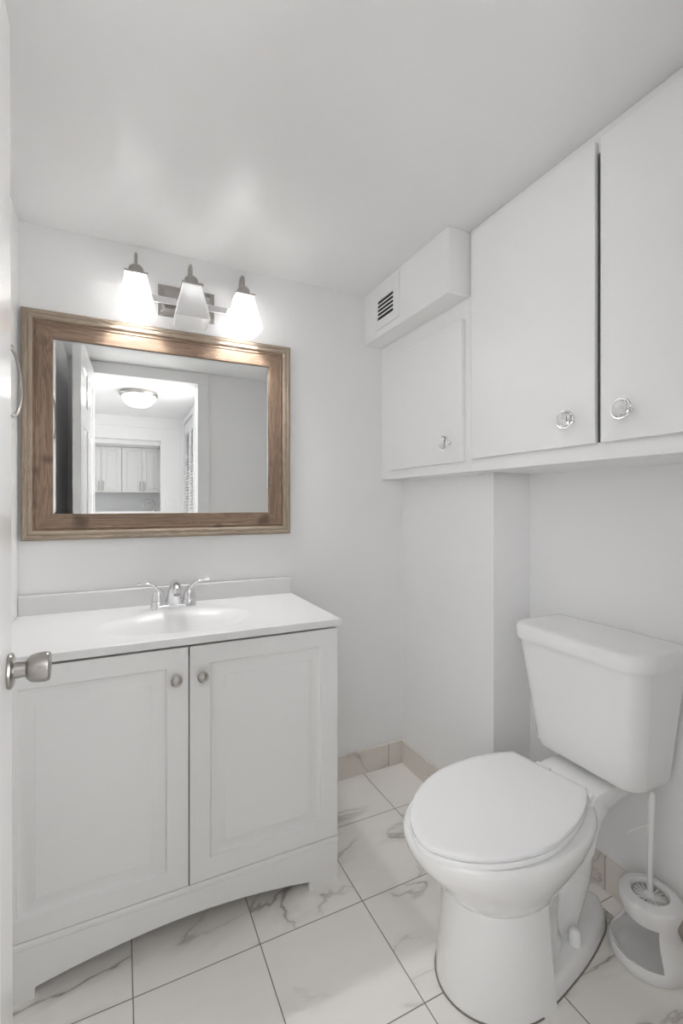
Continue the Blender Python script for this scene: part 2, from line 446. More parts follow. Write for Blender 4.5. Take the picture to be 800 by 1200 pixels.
KY = -2.42
def kitchen_cab(x0, x1, label):
    t = thing('kitchen_cabinet', ((x0 + x1) / 2, -2.6, 1.355), label, 'cabinet', 'kitchen wall cabinets')
    MB().box(x0, x1, -2.759, KY - .02, 1.355, 1.90).build('body', M['kitchen'], t, bevel=.001)
    xm = (x0 + x1) / 2
    for a, b, hx in ((x0 + .002, xm - .0015, xm - .022), (xm + .0015, x1 - .002, xm + .022)):
        d = slab('door', M['kitchen'], t, (a, KY, 1.358), (1, 0, 0), (0, 0, 1), (0, 1, 0), b - a, .537, .02, [(.05, b - a - .05, .05, .487)], PROF_SHAKER)
        mb = MB(); mb.tube([(hx, KY + .028, 1.375), (hx, KY + .028, 1.49)], .005)
        mb.tube([(hx, KY, 1.39), (hx, KY + .028, 1.39)], .004); mb.tube([(hx, KY, 1.475), (hx, KY + .028, 1.475)], .004)
        mb.build('handle', M['nickel'], d, 40)
kitchen_cab(.019, .457, 'right hand white kitchen wall cabinet with paired bar handles, in the mirror')
kitchen_cab(-.421, .017, 'kitchen wall cabinet partly hidden by the open door, in the mirror')
t = thing('kitchen_faucet', (.36, -2.16, KZ0 + .035), 'arched kitchen faucet behind the pass through, low in the mirror', 'faucet')
MB().lathe((.36, -2.16, KZ0 + .035), (0, 0, 1), [(0, .025), (.01, .025), (.012, .016), (.05, .016)], 20).build('base', M['nickel'], t, 40)
MB().tube([(.36, -2.16, KZ0 + .04)] + [(.36 - .055 + .055 * cos(a), -2.16, KZ0 + .115 + .06 * sin(a)) for a in [k * pi / 10 for k in range(11)]], .010).build('spout', M['nickel'], t, 40)
sx = .515
t = thing('light_switch', (sx, HY + .012, 1.22), 'white light switch plate on the hall wall, low in the mirror', 'light switch')
MB().box(sx - .058, sx + .058, HY, HY + .006, 1.16, 1.28).build('plate', M['plastic'], t, bevel=.002)
for dx in (-.023, .023):
    MB().box(sx + dx - .016, sx + dx + .016, HY + .006, HY + .011, 1.187, 1.253).build('rocker', M['trim'], t, bevel=.001)

# louvered closet doors
dr = bpy.data.objects.new('door_2', None); COL.objects.link(dr); dr.location = (HX, (LY0 + LY1) / 2, 0); dr['_o'] = (HX, (LY0 + LY1) / 2, 0)
tag(dr, 'white louvered folding closet doors in the hall, seen in the mirror', 'closet door', None, 'structure')
lym = (LY0 + LY1) / 2
for a, b in ((LY0 + .01, lym - .004), (lym + .004, LY1 - .01)):
    mb = MB()
    st = .05
    mb.box(HX + .004, HX + .034, a, a + st, .01, 2.12); mb.box(HX + .004, HX + .034, b - st, b, .01, 2.12)
    for z0, z1 in ((.01, .14), (1.00, 1.09), (2.01, 2.12)): mb.box(HX + .004, HX + .034, a + st, b - st, z0, z1)
    for z0, z1 in ((.14, 1.0), (1.09, 2.01)):
        n = int((z1 - z0) / .031)
        for k in range(n):
            z = z0 + (k + .5) * (z1 - z0) / n
            mb.add([(HX + .006, a + st, z - .016), (HX + .006, b - st, z - .016), (HX + .032, b - st, z + .012), (HX + .032, a + st, z + .012),
                    (HX + .006, a + st, z - .010), (HX + .006, b - st, z - .010), (HX + .032, b - st, z + .018), (HX + .032, a + st, z + .018)],
                   [(0, 1, 2, 3), (4, 7, 6, 5), (0, 4, 5, 1), (1, 5, 6, 2), (2, 6, 7, 3), (3, 7, 4, 0)])
    mb.build('panel', M['trim'], dr)
MB().box(HX + .50, HX + .505, LY0 - .05, LY1 + .05, 0, 2.2).box(HX + .101, HX + .505, LY0 - .06, LY0 - .05, 0, 2.2).box(HX + .101, HX + .505, LY1 + .05, LY1 + .06, 0, 2.2).box(HX + .101, HX + .505, LY0 - .06, LY1 + .06, 2.2, 2.21).build('closet_lining', M['wall'], dr)
mb = MB()
for (a, b, z0, z1) in ((LY1, LY1 + .06, 0, 2.17), (LY0 - .06, LY0, 0, 2.17), (LY0, LY1, 2.125, 2.17)):
    mb.box(HX - .014, HX, a, b, z0, z1)
struct(mb, 'trim_2', M['trim'], 'white casing around the louvered closet doors, seen in the mirror', 'door frame', bevel=.002)

# hall ceiling lamp
HLX, HLY = .147, 3.68 - 4.42
t = thing('ceiling_light', (HLX, HLY, HZ), 'lit flush dome ceiling light in the hall, seen in the mirror', 'ceiling light')
MB().lathe((HLX, HLY, HZ), (0, 0, -1), [(0, .15), (.012, .152), (.022, .158), (.034, .155), (.04, .140), (.036, .132), (.012, .13)], 48, cap1=False).build('rim', M['nickel'], t, 40)
MB().lathe((HLX, HLY, HZ - .034), (0, 0, -1), [(.1 * sin(a), .136 * cos(a) ** .8 if cos(a) > 1e-6 else .001) for a in [k * pi / 2 / 14 for k in range(14)]] + [(.1, .004)], 48, cap0=False).build('glass_dome', M['dome_lit'], t, 60)
MB().lathe((HLX, HLY, HZ - .132), (0, 0, -1), [(0, .010), (.006, .011), (.012, .006), (.018, .005), (.022, .001)], 16).build('finial', M['nickel'], t, 60)
point('hall_lamp_light', (HLX, HLY, HZ - .078), HALL_W, .035, (1, .985, .965))
area('kitchen_lamp_light', (-.3, -2.25, 2.14), (0, 0, 0), .5, .2, KITCHEN_W * .25, (1, .98, .95))

# ------------------------------------------------------------------ bathroom door
DW = .755; DT = .038; DH = 2.075
door = bpy.data.objects.new('door_1', None); COL.objects.link(door)
ANG = math.atan2(.7, .026)                    # face runs almost along y
door_o = Vector((-.1742, 1.005, 0))
door['_o'] = (0, 0, 0)
door.location = door_o
door.rotation_euler = (0, -.0022, rad(2.1))   # built with the free edge at the origin, running to -y
tag(door, 'white six panel bathroom door standing open at the left edge', 'door', None, 'structure')
pw = (DW - .115 * 2 - .10) / 2
pan = []
for u0 in (.115, .115 + pw + .10):
    for v0, v1 in ((.24, .80), (.98, 1.62), (1.74, 1.94)):
        pan.append((u0, u0 + pw, v0, v1))
PROF_DOOR = [(0, 0), (.010, .008), (.016, .009), (.045, .003)]
# u: from free edge along -y, v: up, n: +x
slab('leaf', M['door'], door, (0, 0, .012), (0, -1, 0), (0, 0, 1), (1, 0, 0), DW, DH - .012, DT, pan, PROF_DOOR, True, .002)
kn = MB()
ky, kz = -.035, .929
prof = [(0, .029), (.003, .031), (.006, .030), (.008, .026), (.009, .014), (.026, .013), (.0265, .0165), (.030, .0205), (.034, .0235), (.044, .0255), (.054, .0262), (.060, .0250), (.0625, .022), (.0628, .010)]
kn.lathe((0, ky, kz), (1, 0, 0), prof, 40)
kob = kn.build('doorknob', M['nickel'], door, 28)
tag(kob, 'brushed nickel round doorknob')
kn2 = MB().lathe((-DT, ky, kz), (-1, 0, 0), prof, 40); kn2.build('doorknob', M['nickel'], door, 28)
MB().box(-DT / 2 - .011, -DT / 2 + .011, -.0005, .0015, kz - .028, kz + .028).build('latch_plate', M['nickel'], door, bevel=.0005)
mb = MB()
for z in (.2, 1.05, 1.9): mb.tube([(-DT - .004, -DW + .002, z - .045), (-DT - .004, -DW + .002, z + .045)], .006, 10)
mb.build('hinge', M['nickel'], door, 40)

# ------------------------------------------------------------------ towel ring on the left wall
ty, tz = 1.545, 1.652
t = thing('towel_ring', (XL, ty, tz), 'brushed metal towel ring on the wall at the door edge', 'towel ring')
MB().lathe((XL, ty, tz), (1, 0, 0), [(0, .026), (.005, .026), (.008, .018), (.012, .010), (.036, .009), (.038, .006)], 28).build('mount', M['nickel'], t, 40)
rc = Vector((XL + .033, ty, tz - .094)); ra = rad(4)
MB().tube([rc + Vector((sin(ra) * cos(a), cos(ra) * cos(a), sin(a))) * .092 for a in [k * 2 * pi / 64 for k in range(65)]], .0048, 12).build('ring', M['nickel'], t, 60)

# ------------------------------------------------------------------ framed mirror
fx0, fx1, fz0, fz1 = -.2945, .6380, 1.0963, 1.8700
FW = .0885
t = thing('wall_mirror', ((fx0 + fx1) / 2, YB, fz0), 'wide mirror in a brown and taupe wood frame above the vanity', 'mirror')
pr = [(0, 0, 0), (0, .020, 0), (.002, .025, 0), (.007, .0275, 0), (.013, .0265, 0), (.016, .0245, 0), (.0175, .0235, 0), (.020, .0255, 0), (.027, .0245, 0), (.0315, .021, 0),
      (.0325, .0185, 1), (.0385, .0180, 1), (.040, .0195, 1), (.042, .0195, 1), (.0435, .0175, 1), (.050, .0165, 1), (FW - .004, .0140, 1), (FW, .0125, 1), (FW, .004, 1)]
mb = MB()
def frame_pt(side, u, wv, end):
    x0, x1, z0, z1 = fx0 + u, fx1 - u, fz0 + u, fz1 - u
    c = {'b': ((x0, z0), (x1, z0)), 'r': ((x1, z0), (x1, z1)), 't': ((x1, z1), (x0, z1)), 'l': ((x0, z1), (x0, z0))}[side][end]
    return (c[0], YB - wv, c[1])
for side in 'brtl':
    hor = side in 'bt'
    for k in range(len(pr) - 1):
        a, b = pr[k], pr[k + 1]
        mi = (0 if hor else 1) + (2 if b[2] else 0)
        mb.add([frame_pt(side, a[0], a[1], 0), frame_pt(side, a[0], a[1], 1), frame_pt(side, b[0], b[1], 1), frame_pt(side, b[0], b[1], 0)], [(0, 1, 2, 3)], mi)
fr = mb.build('frame', [M['wood_out_x'], M['wood_out_z'], M['wood_in_x'], M['wood_in_z']], t, 25)
weld(fr)
for p in fr.data.polygons: p.use_smooth = True
fr.data.set_sharp_from_angle(angle=rad(20))
gx0, gx1, gz0, gz1 = fx0 + FW, fx1 - FW, fz0 + FW, fz1 - FW
bv = .008
mb = MB()
oc = [(gx0, gz0), (gx1, gz0), (gx1, gz1), (gx0, gz1)]
ic = [(gx0 + bv, gz0 + bv), (gx1 - bv, gz0 + bv), (gx1 - bv, gz1 - bv), (gx0 + bv, gz1 - bv)]
mb.add([(x, YB - .0058, z) for x, z in oc] + [(x, YB - .0062, z) for x, z in ic] + [(x, YB - .001, z) for x, z in oc],
       [(4, 5, 6, 7)] + [(i, (i + 1) % 4, 4 + (i + 1) % 4, 4 + i) for i in range(4)] + [(8, 11, 10, 9)] + [(i, 8 + i, 8 + (i + 1) % 4, (i + 1) % 4) for i in range(4)])
mb.build('mirror_glass', M['mirror'], t)

# ------------------------------------------------------------------ vanity light
LY = 1.74
BX0, BX1, BZ0, BZ1 = .126, .330, 1.922, 2.035
t = thing('vanity_light', (.228, YB, 1.98), 'brushed nickel three shade bath light above the mirror', 'wall light')
mb = MB(); mb.box(BX0, BX1, YB - .012, YB, BZ0, BZ1)
mb.rings([[(BX0 + .008, YB - .012, BZ0 + .008), (BX1 - .008, YB - .012, BZ0 + .008), (BX1 - .008, YB - .012, BZ1 - .008), (BX0 + .008, YB - .012, BZ1 - .008)],
          [(BX0 + .022, YB - .024, BZ0 + .022), (BX1 - .022, YB - .024, BZ0 + .022), (BX1 - .022, YB - .024, BZ1 - .022), (BX0 + .022, YB - .024, BZ1 - .022)]], False, True)
mb.build('back_plate', M['nickel'], t, bevel=.0015)
LX = (.049, .232, .4225)
BARZ = 1.962
mb = MB(); mb.box(LX[0] - .012, LX[2] + .012, 1.788, 1.804, BARZ - .013, BARZ + .013)
for x in (.19, .27): mb.box(x - .012, x + .012, 1.803, YB - .022, BARZ - .012, BARZ + .012)
mb.build('crossbar', M['chrome'], t, bevel=.002)
def shade_ring(cx, cy, z, hw, r):
    return [(cx + a, cy + b, z) for a, b in rrect(-hw, hw, -hw, hw, r, 5)]
CAPZ = 2.003
for i, x in enumerate(LX):
    lit = i != 1
    # gooseneck arm: up from the cup, over, and down behind to the bar
    pts = [(x, LY, CAPZ + .035), (x, LY, 2.062)] + [(x, LY + .028 - .028 * cos(a), 2.064 + .030 * sin(a)) for a in [k * pi / 12 for k in range(13)]] + [(x, LY + .056, 2.04), (x, LY + .056, BARZ)]
    a = MB().tube(pts, .0055, 12).build('arm', M['nickel'], t, 50)
    mb = MB(); mb.box(x - .037, x + .037, LY - .037, LY + .037, CAPZ, CAPZ + .007)
    cp = mb.build('fitter_plate', M['nickel'], t, bevel=.001)
    MB().lathe((x, LY, CAPZ + .007), (0, 0, 1), [(0, .0245), (.018, .0245), (.026, .022), (.033, .015), (.036, .007)], 28).build('socket_cup', M['nickel'], cp, 40)
    zt, zb_ = CAPZ, 1.876
    outer = [shade_ring(x, LY, zt, .033, .006), shade_ring(x, LY, zb_ + .012, .0585, .010), shade_ring(x, LY, zb_, .0600, .010)]
    inner = [shade_ring(x, LY, zb_, .0565, .008), shade_ring(x, LY, zb_ + .012, .0550, .008), shade_ring(x, LY, zt - .001, .030, .005)]
    sh = MB().rings(outer + inner, False, False).build('lamp_shade', M['shade_lit'] if lit else M['shade'], t, 30)
    sh['label'] = 'glowing frosted glass shade' if lit else 'dimmer frosted glass shade'
    MB().lathe((x, LY, CAPZ - .001), (0, 0, -1), [(0, .012), (.010, .012), (.016, .017), (.026, .022), (.036, .024), (.046, .0215), (.053, .013), (.056, .002)], 24).build('bulb', M['bulb'] if lit else M['bulb_dim'], sh, 50)

# ------------------------------------------------------------------ vanity cabinet
VX0, VX1 = -.287, .635; VYF = 1.350; VXM = .1743
t = thing('vanity_cabinet', (VXM, 1.6, 0), 'white two door vanity cabinet with arched base under the sink top', 'cabinet')
mb = MB(); c0 = VYF + .020
mb.box(VX0, VX0 + .016, c0, YB - .002, 0, .820); mb.box(VX1 - .016, VX1, c0, YB - .012, .108, .820); mb.box(VX1 - .016, VX1, c0, YB - .012, 0, .108)
mb.box(VX0 + .016, VX1 - .016, c0, YB - .012, .095, .11); mb.box(VX0 + .016, VX1 - .016, YB - .02, YB - .012, .11, .70)
mb.box(VX0 + .016, VX1 - .016, c0 + .022, c0 + .038, .79, .822); mb.box(VXM - .02, VXM + .02, c0, c0 + .016, .11, .79)
mb.build('body', M['vanity'], t, bevel=.0012)
# apron with arched cut-out
poly = [(VX0, 0), (-.190, 0), (-.190, .024)]
A0, A1 = -.187, .536
for k in range(0, 41):
    s = k / 40; xx = A0 + (A1 - A0) * s
    poly.append((xx, .027 + .036 * sin(pi * s) ** .9))
poly += [(.538, .024), (.538, 0), (VX1, 0), (VX1, .134), (VX0, .134)]
mb = MB(); mb.prism(poly, 'y', VYF + .0015, VYF + .0195)
mb.prism([(VYF + .0015, .126), (VYF - .0015, .131), (VYF - .0015, .1395), (VYF + .0025, .1445), (VYF + .0195, .1445), (VYF + .0195, .128)], 'x', VX0, VX1)
mb.build('apron', M['vanity'], t)
PROF_V = [(0, 0), (.0025, .0065), (.005, .0080), (.017, .0085), (.036, .0012), (.040, .0008), (.0405, -.0002), (.046, -.0004)]
for a, b, kx in ((VX0 + .001, VXM - .0022, VXM - .035), (VXM + .0022, VX1 - .0005, VXM + .035)):
    wd = b - a
    d = slab('door', M['vanity'], t, (a, VYF, .1485), (1, 0, 0), (0, 0, 1), (0, -1, 0), wd, .6695, .018, [(.056, wd - .056, .056, .6695 - .053)], PROF_V, False, .003)
    MB().lathe((kx, VYF, .733), (0, -1, 0), [(0, .0085), (.003, .0075), (.010, .007), (.013, .010), (.016, .0148), (.019, .0155), (.022, .0148), (.0235, .0125), (.0225, .0105), (.0235, .008), (.025, .005), (.0255, .001)], 28).build('knob', M['nickel'], d, 35)

# ------------------------------------------------------------------ vanity top with integral basin
TX0, TX1, TY0, TY1, TZ = XL + .001, .6415, 1.341, YB - .001, .8495
t = thing('bathroom_sink', (VXM, 1.6, .823), 'white one piece sink top with oval basin on the vanity', 'sink')
mb = MB(); nx, ny = 150, 84
SXc, SYc, SRX, SRY = .172, 1.545, .225, .145
def topz(x, y):
    r = math.hypot((x - SXc) / SRX, (y - SYc) / SRY)
    if r >= 1.06: return TZ
    q = min(1, (1.06 - r) / .72)
    return TZ - .088 * q * q * (3 - 2 * q)
ring_top = []
vsx = [TX0 + (TX1 - TX0) * i / nx for i in range(nx + 1)]; vsy = [TY0 + (TY1 - TY0) * j / ny for j in range(ny + 1)]
V = [(x, y, topz(x, y)) for y in vsy for x in vsx]
F = [(j * (nx + 1) + i, j * (nx + 1) + i + 1, (j + 1) * (nx + 1) + i + 1, (j + 1) * (nx + 1) + i) for j in range(ny) for i in range(nx)]
# skirt with eased edge
rim = [i for i in range(nx + 1)] + [j * (nx + 1) + nx for j in range(1, ny + 1)] + [ny * (nx + 1) + i for i in range(nx - 1, -1, -1)] + [j * (nx + 1) for j in range(ny - 1, 0, -1)]
cxm, cym = (TX0 + TX1) / 2, (TY0 + TY1) / 2
o1 = len(V); nr = len(rim)
def outw(p, e):
    return (p[0] + (e if p[0] > TX1 - 1e-6 else 0), p[1] - (e if p[1] < TY0 + 1e-6 else 0), p[2])
for e, dz in ((.0015, .001), (.002, .003), (.002, .0222)):
    for i in rim:
        q = outw(V[i], e); V.append((q[0], q[1], TZ - dz))
prev = rim
for lv in range(3):
    cur = [o1 + lv * nr + k for k in range(nr)]
    for k in range(nr): F.append((prev[k], prev[(k + 1) % nr], cur[(k + 1) % nr], cur[k]))
    prev = cur
# underside return
o2 = len(V)
for i in rim:
    p = V[i]; V.append((min(max(p[0], TX0 + .03), TX1 - .03), min(max(p[1], TY0 + .03), TY1 - .03), TZ - .0222))
for k in range(nr): F.append((prev[k], prev[(k + 1) % nr], o2 + (k + 1) % nr, o2 + k))
ct = MB().add(V, F).build('basin_top', M['top'], t, 40)
mb = MB(); mb.box(TX0, TX1, 1.819, YB - .0005, TZ - .002, .9145)
mb.build('backsplash', M['top'], t, bevel=.004, seg=3)
zd = topz(SXc, SYc)
MB().lathe((SXc, SYc, zd - .004), (0, 0, 1), [(0, .022), (.006, .022), (.0075, .018), (.006, .014), (.009, .012), (.010, .002)], 24).build('drain', M['chrome'], t, 40)

# ------------------------------------------------------------------ faucet
FX, FY = .174, 1.748
t = thing('faucet', (FX, FY, TZ), 'chrome two lever faucet at the back of the sink', 'faucet')
base = [(FX + a, FY + b) for a, b in rrect(-.078, .078, -.026, .026, .0255, 8)]
def ins(poly, c, k): return [(c[0] + (x - c[0]) * k[0], c[1] + (y - c[1]) * k[1]) for x, y in poly]
mb = MB().rings([[(x, y, TZ - .0005) for x, y in base], [(x, y, TZ + .010) for x, y in base], [(x, y, TZ + .014) for x, y in ins(base, (FX, FY), (.975, .92))]])
mb.build('base_plate', M['chrome'], t, 40)
# spout: a broad sloping body that arches forward
mb = MB()
def ell(c, rx, ry, up=(0, 0, 1), n=24, fwd=None):
    return None
sp = [((FX, FY + .004, TZ + .008), .031, .024), ((FX, FY + .003, TZ + .03), .027, .021), ((FX, FY - .002, TZ + .055), .0225, .018), ((FX, FY - .012, TZ + .076), .0185, .0155),
      ((FX, FY - .030, TZ + .089), .0165, .0135), ((FX, FY - .055, TZ + .092), .0155, .0125), ((FX, FY - .082, TZ + .086), .0150, .012), ((FX, FY - .102, TZ + .074), .0140, .012), ((FX, FY - .108, TZ + .064), .0135, .012)]
rings = []
for i, (c, rx, rn) in enumerate(sp):
    a = Vector(sp[max(i - 1, 0)][0]); b = Vector(sp[min(i + 1, len(sp) - 1)][0]); tt = (b - a).normalized()
    u = Vector((1, 0, 0)); v = tt.cross(u).normalized()
    rings.append([Vector(c) + u * cos(2 * pi * k / 24) * rx + v * sin(2 * pi * k / 24) * rn for k in range(24)])
MB().rings(rings).build('spout', M['chrome'], t, 50)
MB().lathe((FX, FY - .108, TZ + .066), (0, -.35, -1), [(0, .0115), (.006, .0115), (.0065, .008), (.003, .007)], 20).build('aerator', M['nickel'], t, 40)
MB().tube([(FX, FY + .022, TZ + .01), (FX, FY + .022, TZ + .075)], .0028).lathe((FX, FY + .022, TZ + .075), (0, 0, 1), [(0, .004), (.004, .0065), (.010, .006), (.013, .002)], 14).build('lift_rod', M['chrome'], t, 40)
for s in (-1, 1):
    hx = FX + s * .0525
    h = MB().lathe((hx, FY, TZ + .009), (0, 0, 1), [(0, .0255), (.016, .0245), (.019, .0215), (.021, .0235), (.038, .0205), (.052, .016), (.062, .010), (.066, .002)], 28)
    # swept lever
    lv = []
    for k in range(15):
        q = k / 14
        px = hx + s * (.004 + .064 * q ** 1.6 - .014 * (1 - q) ** 2)
        pz = TZ + .036 + .058 * (1 - (1 - q) ** 3.0)
        lv.append(((px, FY - .004 - .010 * q, pz), (.0105 - .003 * q, .0075 - .0040 * q)))
    rings = []
    for i, (c, (ry, rn)) in enumerate(lv):
        a = Vector(lv[max(i - 1, 0)][0]); b = Vector(lv[min(i + 1, 14)][0]); tt = (b - a).normalized()
        u = Vector((0, 1, 0)); u = (u - tt * u.dot(tt)).normalized(); v = tt.cross(u)
        rings.append([Vector(c) + u * cos(2 * pi * k / 16) * ry + v * sin(2 * pi * k / 16) * rn for k in range(16)])
    h.rings(rings)
    h.build('handle', M['chrome'], t, 50)

# ------------------------------------------------------------------ wall cabinets on the right
CF = 1.091; CD = 1.072; CZ = 1.331
def crystal_knob(parent, y, z):
    mb = MB()
    mb.lathe((CD, y, z), (-1, 0, 0), [(0, .010), (.003, .010), (.005, .006), (.014, .0055), (.016, .009), (.0175, .009)], 24, 0)
    n = 32
    mb.lathe((CD - .0165, y, z), (-1, 0, 0), [(0, .008), (.003, .0145), (.008, .0215), (.013, .0245), (.016, .0240), (.021, .0185), (.0245, .0115), (.0255, .004), (.0256, .0005)], n, 1)
    o = mb.build('knob', [M['chrome'], M['crystal']], parent, 40)
    tag(o, 'round clear crystal knob on a chrome post')
def wall_door(parent, y0, y1, z0, z1, ky, kz=1.440, back=CF - .0006):
    d = MB().box(CD, back, y0, y1, z0, z1).build('door', M['cab'], parent, bevel=.003, seg=3)
    crystal_knob(d, ky, kz)
YS = 1.2405
t = thing('wall_cabinet', (CF, 1.54, CZ), 'short single door wall cabinet under the vent soffit', 'cabinet')
mb = MB(); mb.box(CF, XC - .001, YS, YB - .001, CZ, ZK - .0005)
mb.build('body', M['cab'], t, bevel=.0012)
wall_door(t, 1.267, 1.745, 1.368, 1.868, 1.329)
t = thing('wall_cabinet', (CF, .74, CZ), 'tall two door wall cabinet above the toilet', 'cabinet')
mb = MB(); ya_, yb2 = YF + .001, YS - .0005
mb.box(CF, XC - .001, ya_, yb2, CZ, 1.376); mb.box(CF, XC - .001, ya_, yb2, 2.105, ZC - .001)
mb.box(CF, XC - .001, ya_, .32, 1.376, 2.105); mb.box(CF, XC - .001, 1.185, yb2, 1.376, 2.105)
mb.box(CF + .095, XC - .001, .32, 1.185, 1.376, 2.105)
mb.box(XC - .001, XW - .0005, YF + .001, YC - .0265, CZ + .0, ZC - .001)
mb.build('body', M['cab'], t, bevel=.0012)
wall_door(t, .7655, 1.2130, 1.372, 2.131, .8286, back=CF - .0042)
wall_door(t, .290, .7510, 1.372, 2.131, .679, back=CF - .0042)
# ------------------------------------------------------------------ vent grille
t = thing('vent_grille', (XK, 1.641, 1.97), 'small white air vent with dark slots on the ceiling soffit', 'vent')
vy0, vy1, vz0, vz1 = 1.545, 1.741, 1.966, 2.150
sy0, sy1, sz0, sz1 = 1.588, 1.716, 2.003, 2.086
mb = MB(); xf_, xb_ = XK - .007, XK - .0002
for a in ((vy0, sy0, vz0, vz1), (sy1, vy1, vz0, vz1), (sy0, sy1, vz0, sz0), (sy0, sy1, sz1, vz1)): mb.box(xf_, xb_, *a)
mb.build('frame', M['cab'], t, bevel=.001)
MB().box(XK - .0012, XK - .0002, sy0, sy1, sz0, sz1).build('duct_shade_sheet', M['dark'], t)  # flat black sheet, stands in for the shade inside the duct
mb = MB()
for k in range(1, 5):
    z = sz0 + (sz1 - sz0) * k / 5
    mb.add([(xf_, sy0, z - .005), (xf_, sy1, z - .005), (XK - .0013, sy1, z), (XK - .0013, sy0, z), (xf_, sy0, z + .001), (xf_, sy1, z + .001), (XK - .0013, sy1, z + .005), (XK - .0013, sy0, z + .005)],
           [(0, 1, 2, 3), (4, 7, 6, 5), (0, 4, 5, 1), (1, 5, 6, 2), (2, 6, 7, 3), (3, 7, 4, 0)])
mb.build('louver_panel', M['cab'], t)

# ------------------------------------------------------------------ toilet
TYc = .918
def egg(z, xf, xc, xr, hw, nf=2.0, nr_=2.0, n=72, yc=TYc, cut=None):
    out = []
    for k in range(n):
        a = 2 * pi * k / n; c, s = cos(a), sin(a)
        e = nf if c > 0 else nr_
        x = xc - (xc - xf) * abs(c) ** (2 / e) if c > 0 else xc + (xr - xc) * abs(c) ** (2 / e)
        y = yc + hw * (1 if s >= 0 else -1) * abs(s) ** (2 / e)
        if cut is not None: x = min(x, cut)
        out.append((x, y, z))
    return out
t = thing('toilet', (1.02, TYc, 0), 'white two piece toilet with closed lid against the right wall', 'toilet')
# bowl
R_ = [(.234, .752, .905, 1.02, .118), (.240, .744, .905, 1.05, .128), (.262, .726, .905, 1.08, .138), (.290, .702, .90, 1.11, .1535), (.320, .676, .90, 1.14, .1695), (.350, .648, .90, 1.165, .1825),
      (.375, .634, .90, 1.185, .1895), (.392, .630, .90, 1.195, .1910), (.403, .632, .90, 1.19, .1895), (.4085, .638, .90, 1.18, .184)]
mb = MB().rings([egg(*r) for r in R_])
# neck / deck that carries the tank
deck = [(1.02, .30), (1.10, .235), (1.145, .27), (1.160, .315), (1.178, .350), (1.205, .372), (1.25, .386), (1.31, .394), (1.362, .396), (1.366, .402), (1.366, .428), (1.358, .432), (1.20, .432), (1.165, .428), (1.135, .410), (1.02, .405)]
nn = len(deck)
rings = []
for dy, k in ((-.096, 0), (-.094, 1), (-.088, 2), (.088, 2), (.094, 1), (.096, 0)):
    ring = []
    cxx, czz = 1.19, .36
    for (x, z) in deck:
        e = (.007, .0025, 0)[k]
        ring.append((x - e if x > 1.3 else (x + e * .6 if x > 1.11 else x), TYc + dy, z - e if z > .40 else (z + e if z > .23 and x > 1.11 else z)))
    rings.append(ring)
mb.rings(rings)
# front pedestal shell, flat at the back
ped = []
for z, xf, hw in ((0.0, .728, .143), (.02, .730, .142), (.08, .736, .138), (.16, .742, .133), (.245, .745, .1300)):
    ring = [( .905 - (.905 - xf) * cos(a), TYc + hw * sin(a), z) for a in [(-pi / 2) + k * pi / 40 for k in range(41)]]
    xb = .936 + .016 * (1 - z / .245)
    ring += [(xb, TYc + hw * .99, z), (xb, TYc - hw * .99, z)]
    ped.append(ring)
mb.rings(ped)
# low plinth behind it
def plinth(z, g):
    pts = [(.90, .1405), (1.00, .1265), (1.12, .102), (1.21, .074), (1.262, .052), (1.288, .026), (1.294, 0)]
    pts = [(x - g * 1.2 if x > 1.2 else x, max(0, y - g)) for x, y in pts]
    # smooth by Catmull
    out = []
    P = pts
    for i in range(len(P) - 1):
        p0 = P[max(i - 1, 0)]; p1 = P[i]; p2 = P[i + 1]; p3 = P[min(i + 2, len(P) - 1)] if i + 2 < len(P) else (P[i][0], -P[i][1])
        for k in range(6):
            u = k / 6
            out.append(tuple(.5 * (2 * p1[j] + (p2[j] - p0[j]) * u + (2 * p0[j] - 5 * p1[j] + 4 * p2[j] - p3[j]) * u * u + (3 * p1[j] - p0[j] - 3 * p2[j] + p3[j]) * u ** 3) for j in (0, 1)))
    left = [(x, TYc - y, z) for x, y in out]; right = [(x, TYc + y, z) for x, y in reversed(out)]
    return left + [(P[-1][0], TYc, z)] + right
mb.rings([plinth(0, 0), plinth(.030, .002), plinth(.044, .006), plinth(.050, .014)])
# trapway
mb.lathe((1.005, TYc, .03), (0, 0, 1), [(0, .098), (.02, .088), (.05, .078), (.12, .075), (.20, .085), (.26, .10)], 40)
tp = [(.99, TYc, .14), (1.04, TYc, .19), (1.085, TYc, .235), (1.125, TYc, .255), (1.16, TYc, .245), (1.178, TYc, .21), (1.170, TYc, .16), (1.145, TYc, .11), (1.12, TYc, .06), (1.11, TYc, .03)]
def smooth_path(P, n=5):
    out = []
    for i in range(len(P) - 1):
        p0 = Vector(P[max(i - 1, 0)]); p1 = Vector(P[i]); p2 = Vector(P[i + 1]); p3 = Vector(P[min(i + 2, len(P) - 1)])
        for k in range(n):
            u = k / n
            out.append(.5 * (2 * p1 + (p2 - p0) * u + (2 * p0 - 5 * p1 + 4 * p2 - p3) * u * u + (3 * p1 - p0 - 3 * p2 + p3) * u ** 3))
    out.append(Vector(P[-1])); return out
mb.tube(smooth_path(tp), .058, 28)
mb.build('bowl', M['ceramic'], t, 42)
# line of old sealant round the foot
mb = MB(); seal = []
for z in (.0004, .0032):
    seal.append([(.905 - .1798 * cos(a), TYc + .1455 * sin(a), z) for a in [(-pi / 2) + k * pi / 40 for k in range(41)]])
mb.rings(seal)
mb.rings([plinth(.0004, -.0025), plinth(.0032, -.0025)])
mb.build('sealant', M['sealant'], t)
